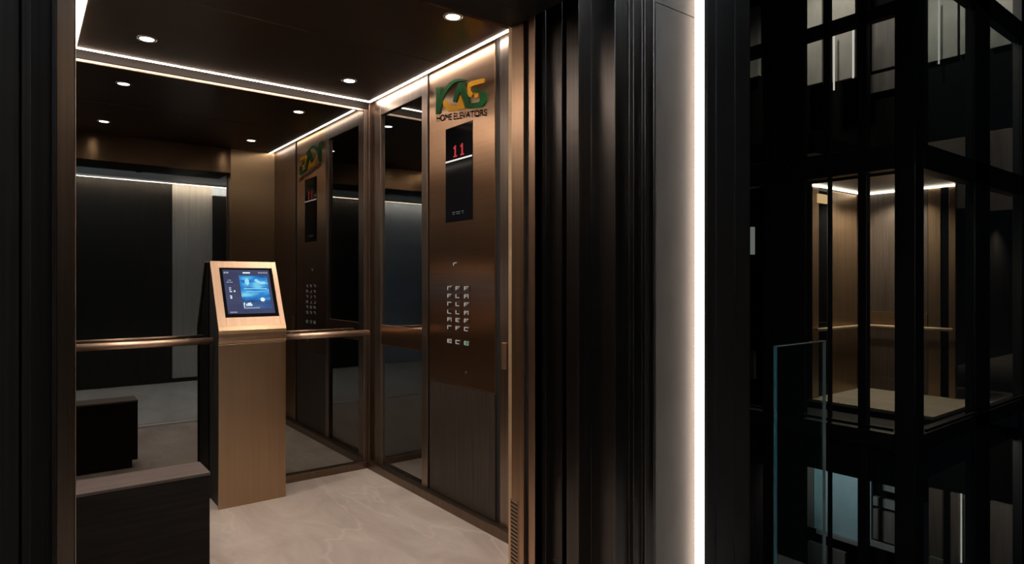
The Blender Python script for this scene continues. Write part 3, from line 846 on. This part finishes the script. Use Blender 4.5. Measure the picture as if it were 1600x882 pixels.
for z in (0.06, ):
    obj('sill_rail', B().box(SX - 0.03, SX - 0.01, SY + 0.15, YE, 0.05, 0.075), 'far_frame', t)
    obj('sill_rail', B().box(SX + 0.17, SX + 5.2, SY - 0.02, SY - 0.003, 0.05, 0.075), 'far_frame', t)
xm0, xm1 = onY(1524, SY), onY(1547, SY)
obj('mullion', B().box(xm0, xm1, SY, SY + 0.08, ZB, ZT, 0.004), 'far_frame', t)
obj('mullion', B().box(onY(1597, SY), onY(1625, SY), SY, SY + 0.08, ZB, ZT, 0.004), 'far_frame', t)
# spandrels and blind bays (dark cladding in the frame)
obj('spandrel', B().box(SX + 0.10, SX + 0.14, SY + 0.15, YE, -0.42, -0.10), 'far_dark', t)
obj('spandrel', B().box(SX + 0.20, SX + 5.2, SY + 0.12, SY + 0.16, -0.42, -0.10), 'far_dark', t)
obj('blind_bay', B().box(SX + 0.03, SX + 0.08, onX(1257, SX + 0.03), onX(1201, SX), ZB, ZT), 'far_dark', t)
# glass in the bays, one pane each
for (a, c) in ((SY + 0.15, onX(1354, SX)), (onX(1340, SX), onX(1298, SX)), (onX(1292, SX), onX(1257, SX))):
    obj('glass_pane', B().box(SX + 0.012, SX + 0.020, a, c, 0.03, 2.13), 'glass', t)
    obj('glass_pane', B().box(SX + 0.012, SX + 0.020, a, c, -2.7, -0.10), 'glass', t)
for (a, c) in ((SX + 0.17, xm0), (xm1, onY(1597, SY))):
    obj('glass_pane', B().box(a, c, SY + 0.012, SY + 0.020, 0.03, 2.13), 'glass', t)
    obj('glass_pane', B().box(a, c, SY + 0.012, SY + 0.020, 2.33, 3.74), 'glass', t)
    obj('glass_pane', B().box(a, c, SY + 0.012, SY + 0.020, -2.7, -0.10), 'glass', t)

# ------------------------------------------------------------------ second lift car inside that shaft
CXa = onY(1262, 3.67); CXb = 8.33; CYb = 3.67; CYa = onX(1494, CXb)
FZ, CZ = -0.08, 2.33
t = thing('lift_car', 'lit glass fronted lift car with bronze panels and marble floor across the atrium', 'lift car', ((CXa + CXb) / 2, 3.0, FZ))
obj('car_floor', B().box(CXa, CXb + 0.04, 2.42, CYb, FZ - 0.03, FZ, 0.002), 'far_floor', t)
obj('platform', B().box(CXa, CXb, 2.42, CYb, FZ - 0.09, FZ - 0.03), 'far_dark', t)
obj('car_ceiling', B().box(CXa, CXb, CYa - 0.05, CYb, CZ, CZ + 0.05), 'ceiling', t)
# rear wall (parallel to X)
zr = 0.70
def rx(px): return onY(px, CYb - 0.01)
obj('rear_wall', B().box(CXa, CXb, CYb, CYb + 0.04, FZ, CZ), 'far_dark', t)
obj('corner_column', B().box(rx(1264), rx(1274), CYb - 0.05, CYb, FZ, CZ, 0.003), 'far_bronze', t)
obj('smoked_panel', B().box(rx(1275), rx(1291), CYb - 0.02, CYb, FZ, CZ - 0.05), 'screen_black', t)
obj('bronze_panel', B().box(rx(1297), rx(1336), CYb - 0.03, CYb, FZ, CZ - 0.03, 0.002), 'far_bronze', t)
obj('corner_column', B().box(rx(1338), CXb, CYb - 0.05, CYb, FZ, CZ - 0.03, 0.003), 'far_bronze', t)
obj('side_panel', B().box(CXb - 0.005, CXb + 0.04, onX(1450, CXb), CYb - 0.06, FZ, CZ, 0.002), 'wood_lit', t)
obj('kick_band', B().box(CXb - 0.02, CXb - 0.005, onX(1450, CXb), CYb - 0.06, 0.72, 0.87, 0.002), 'far_bronze', t)
obj('bronze_panel', B().box(CXb - 0.01, CXb + 0.04, onX(1470, CXb), onX(1450, CXb) - 0.005, FZ, CZ, 0.002), 'far_bronze', t)
obj('smoked_panel', B().box(CXb, CXb + 0.04, onX(1483, CXb), onX(1470, CXb) - 0.005, FZ, CZ), 'screen_black', t)
obj('corner_column', B().box(CXb - 0.02, CXb + 0.04, onX(1494, CXb), onX(1483, CXb) - 0.003, FZ, CZ, 0.003), 'far_bronze', t)
obj('handrail', B().tube((CXa, CYb - 0.10, zr), (CXb - 0.10, CYb - 0.10, zr), 0.018, 14), 'far_rail', t)
obj('handrail', B().tube((CXb - 0.10, CYa, zr), (CXb - 0.10, CYb - 0.10, zr), 0.018, 14), 'far_rail', t)
obj('light_line', B().box(CXa, CXb - 0.03, CYb - 0.075, CYb - 0.052, CZ - 0.022, CZ - 0.001), 'led_far', t)
obj('light_line', B().box(CXb - 0.055, CXb - 0.03, CYa, CYb - 0.08, CZ - 0.022, CZ - 0.001), 'led_far', t)
obj('amber_reflection', B().box(rx(1271), rx(1285), CYb - 0.07, CYb - 0.05, zY(1278, 319, CYb), zY(1278, 305, CYb), 0.003), 'amber', t)  # glowing box paints an orange lit reflection
for xx, yy in ((7.5, 3.3), (8.0, 3.2)):
    spot('far_car_lamp', (xx, yy, CZ - 0.03), 40, 140, 0.5, (1, 0.84, 0.66), 0.04)

# ------------------------------------------------------------------ storeys seen through the shaft
def yplane(name, px0, px1, pyt, pyb, X, mat, label, cat='wall panel', th=0.05, group=None):
    """an upright cladding panel in plane X between two sight columns; heights taken at its left edge"""
    a, c = onX(px1, X), onX(px0, X)
    o = obj(name, B().box(X, X + th, a, c, zX(px0, pyb, X), zX(px0, pyt, X), 0.003), mat)
    return tag(o, label, cat, group)


# upper storey
yplane('grey_cladding_panel', 1258, 1284, -60, 135, 7.0, 'far_wall', 'pale grey cladding panel on the upper storey, left of the paired bays')
yplane('grey_cladding_panel', 1296, 1336, -60, 130, 7.0, 'far_wall', 'pale grey cladding panel between two light tubes on the upper storey')
yplane('dark_cladding_panel', 1362, 1404, 20, 112, 7.3, 'far_dim', 'dim brown cladding panel on the upper storey beside the corner post')
yplane('dark_cladding_panel', 1358, 1404, 118, 147, 7.3, 'far_dim', 'short dim brown panel below the upper storey window band')
yplane('grey_cladding_panel', 1172, 1186, 14, 122, 7.2, 'far_wall', 'narrow grey cladding panel on the upper storey at the pillar edge')
yplane('grey_cladding_panel', 1450, 1496, -60, 98, 8.5, 'far_wall', 'grey cladding panel on the upper storey right of the corner post')
yplane('grey_cladding_panel', 1500, 1524, -60, 86, 8.5, 'far_wall', 'narrow grey cladding panel beside the right mullion, upper storey')
yplane('grey_cladding_panel', 1547, 1588, -60, 76, 8.5, 'far_wall', 'grey cladding panel at the top right corner behind the mullion')
yplane('grey_cladding_panel', 1450, 1523, 223, 330, 8.5, 'far_brown', 'low grey brown wedge panel above the beam right of the corner post')
yplane('grey_cladding_panel', 1547, 1588, 205, 330, 8.5, 'far_brown', 'low grey brown panel above the beam at the right edge')
# light tubes
for px, y0p, y1p, X, lb in ((1303, 48, 141, 6.9, 'upright light tube in the left upper bay'), (1333, 22, 122, 6.9, 'upright light tube left of the upper mullion'),
                            (1467, 0, 100, 8.4, 'upright light tube right of the corner post, upper storey'), (1195, 6, 124, 6.9, 'faint upright light tube at the far left of the shaft'),
                            (1502, 772, 880, 8.4, 'upright light tube right of the corner post, lower storey')):
    y = onX(px, X)
    tag(obj('light_tube', B().tube((X, y, zX(px, y1p, X)), (X, y, zX(px, y0p, X)), 0.008, 12), 'led_dim'), lb, 'light tube', 'upright light tubes')
# lower storey
yplane('teal_panel', 1272, 1340, 722, 826, 7.0, 'far_teal', 'teal grey backlit wall panel on the lower storey')
yplane('dark_cladding_panel', 1258, 1271, 720, 822, 7.0, 'far_brown', 'narrow brown strip left of the teal panel')
yplane('ledge', 1275, 1340, 828, 834, 6.95, 'far_wall', 'pale ledge under the teal panel', 'ledge')
yplane('pale_post', 1354, 1361, 738, 846, 7.0, 'far_teal', 'slim pale upright post right of the teal panel', 'post')
yplane('grey_cladding_panel', 1376, 1408, 744, 766, 7.2, 'far_wall', 'small grey upper panel on the lower storey')
yplane('grey_cladding_panel', 1364, 1408, 776, 790, 7.2, 'far_wall', 'grey horizontal band on the lower storey')
yplane('olive_cladding_panel', 1364, 1408, 795, 842, 7.2, 'far_brown', 'olive brown panel under the grey band on the lower storey')
yplane('ledge', 1355, 1408, 844, 852, 6.95, 'far_wall', 'pale ledge at the foot of the olive panel', 'ledge')
yplane('dark_cladding_panel', 1262, 1320, 846, 882, 7.0, 'far_brown', 'small grey reflective panel at the bottom of the left bay')
yplane('dark_cladding_panel', 1451, 1472, 763, 868, 8.5, 'far_brown', 'brown grey panel right of the corner post on the lower storey')
yplane('dark_cladding_panel', 1485, 1524, 770, 900, 8.5, 'far_brown', 'brown grey panel behind the lower light tube')
yplane('ledge', 1451, 1472, 870, 900, 8.4, 'far_wall', 'pale ledge at the bottom beside the corner post', 'ledge')
yplane('dark_cladding_panel', 1547, 1596, 783, 920, 8.5, 'far_brown', 'brown grey panel at the bottom right corner')
yplane('brown_cladding_panel', 1165, 1256, 722, 950, 6.2, 'far_brown', 'wide dim brown panel behind the glass balustrade on the lower storey')
yplane('pale_post', 1172, 1176, 355, 398, 6.6, 'slot', 'small pale light slot seen at the pillar edge', 'post')
yplane('dark_cladding_panel', 1172, 1178, 548, 592, 6.6, 'far_wall', 'small pale slot low at the pillar edge')
for nm, X, Ya, Yb_, z0, z1 in (('wall_upper_storey', 7.36, 2.72, 8.8, 2.6, 6.4), ('wall_upper_storey', 8.56, 2.0, 3.0, 2.6, 6.4),
                               ('wall_lower_storey', 7.36, 2.72, 8.8, -4.0, -0.36), ('wall_lower_storey', 8.56, 1.6, 3.0, -4.0, -0.36)):
    struct(nm, B().box(X, X + 0.05, Ya, Yb_, z0, z1), 'void', None, 'dark storey wall behind the cladding panels', 'wall')
# dark wood wall right of the lift car, floor slabs, dark backdrop walls
tag(obj('wood_wall_panel', B().box(8.62, 17.0, 3.7, 3.76, -0.08, 2.42), 'wood_far'), 'dark wood wall right of the distant lift car', 'wall panel')
tag(obj('floor_slab', B().box(SX + 0.3, 17.0, 2.2, 7.0, -0.35, -0.17), 'far_dark'), 'dark floor slab under the distant lift car', 'slab')
tag(obj('floor_slab', B().box(SX + 0.3, 17.0, 2.95, 7.0, 2.42, 2.6), 'far_dark'), 'dark floor slab over the distant lift car', 'slab')
struct('wall_atrium', B().box(17.0, 17.1, 1.0, 9.0, -4, 8), 'far_dark', None, 'dark far atrium wall', 'wall')
struct('wall_atrium_rear', B().box(4.0, 17.1, 8.9, 9.0, -4, 8), 'far_dark', None, 'dark rear atrium wall', 'wall')

# light for the storeys: added bare spots brighten the panels, no fixtures
spot('upper_storey_fill', (6.1, 3.3, 4.6), 55, 120, 0.8, (1, 0.93, 0.80), 0.1, (0, math.radians(-40), 0))
spot('upper_storey_fill', (7.5, 2.8, 4.8), 70, 120, 0.8, (1, 0.93, 0.82), 0.1, (0, math.radians(-40), 0))
spot('lower_storey_fill', (6.0, 3.2, -0.45), 22, 120, 0.8, (0.88, 0.96, 1.0), 0.1, (0, math.radians(-60), 0))
spot('lower_storey_fill', (7.5, 2.5, -0.45), 20, 120, 0.8, (1, 0.92, 0.82), 0.1, (0, math.radians(-60), 0))
area('lobby_ceiling_fill', (0.6, FY - 0.12, 2.22), 40, 2.2, 0.05, (0.80, 0.90, 1.0), (math.radians(-158), 0, 0))  # added hidden fill that lightens the lobby ceiling and rear wall
tag(obj('landing_floor', B().box(8.38, 17.0, 2.25, 3.70, -0.168, -0.085), 'far_floor'), 'dim marble landing floor right of the distant lift car', 'floor')
spot('wood_wall_fill', (13.6, 3.35, 2.36), 18, 120, 0.8, (1, 0.85, 0.7), 0.05)  # added spot that lifts the dark wood wall, no fixture

# ------------------------------------------------------------------ world, camera, view
w = bpy.data.worlds.new('night'); bpy.context.scene.world = w; w.use_nodes = True
bg = w.node_tree.nodes['Background']
bg.inputs['Color'].default_value = (0.35, 0.45, 0.6, 1); bg.inputs['Strength'].default_value = 0.006

cd = bpy.data.cameras.new('camera'); cam = bpy.data.objects.new('camera', cd); C.objects.link(cam)
cam.location = (0, 0, CAMZ); cam.rotation_euler = (PI / 2, 0, -YAW)
cd.sensor_width = 36; cd.lens = 36 * F_PX / 1600; cd.clip_start = 0.02
bpy.context.scene.camera = cam
vs = bpy.context.scene.view_settings
vs.view_transform = 'Standard'; vs.look = 'None'; vs.gamma = 1; vs.exposure = 0
vs.use_curve_mapping = False
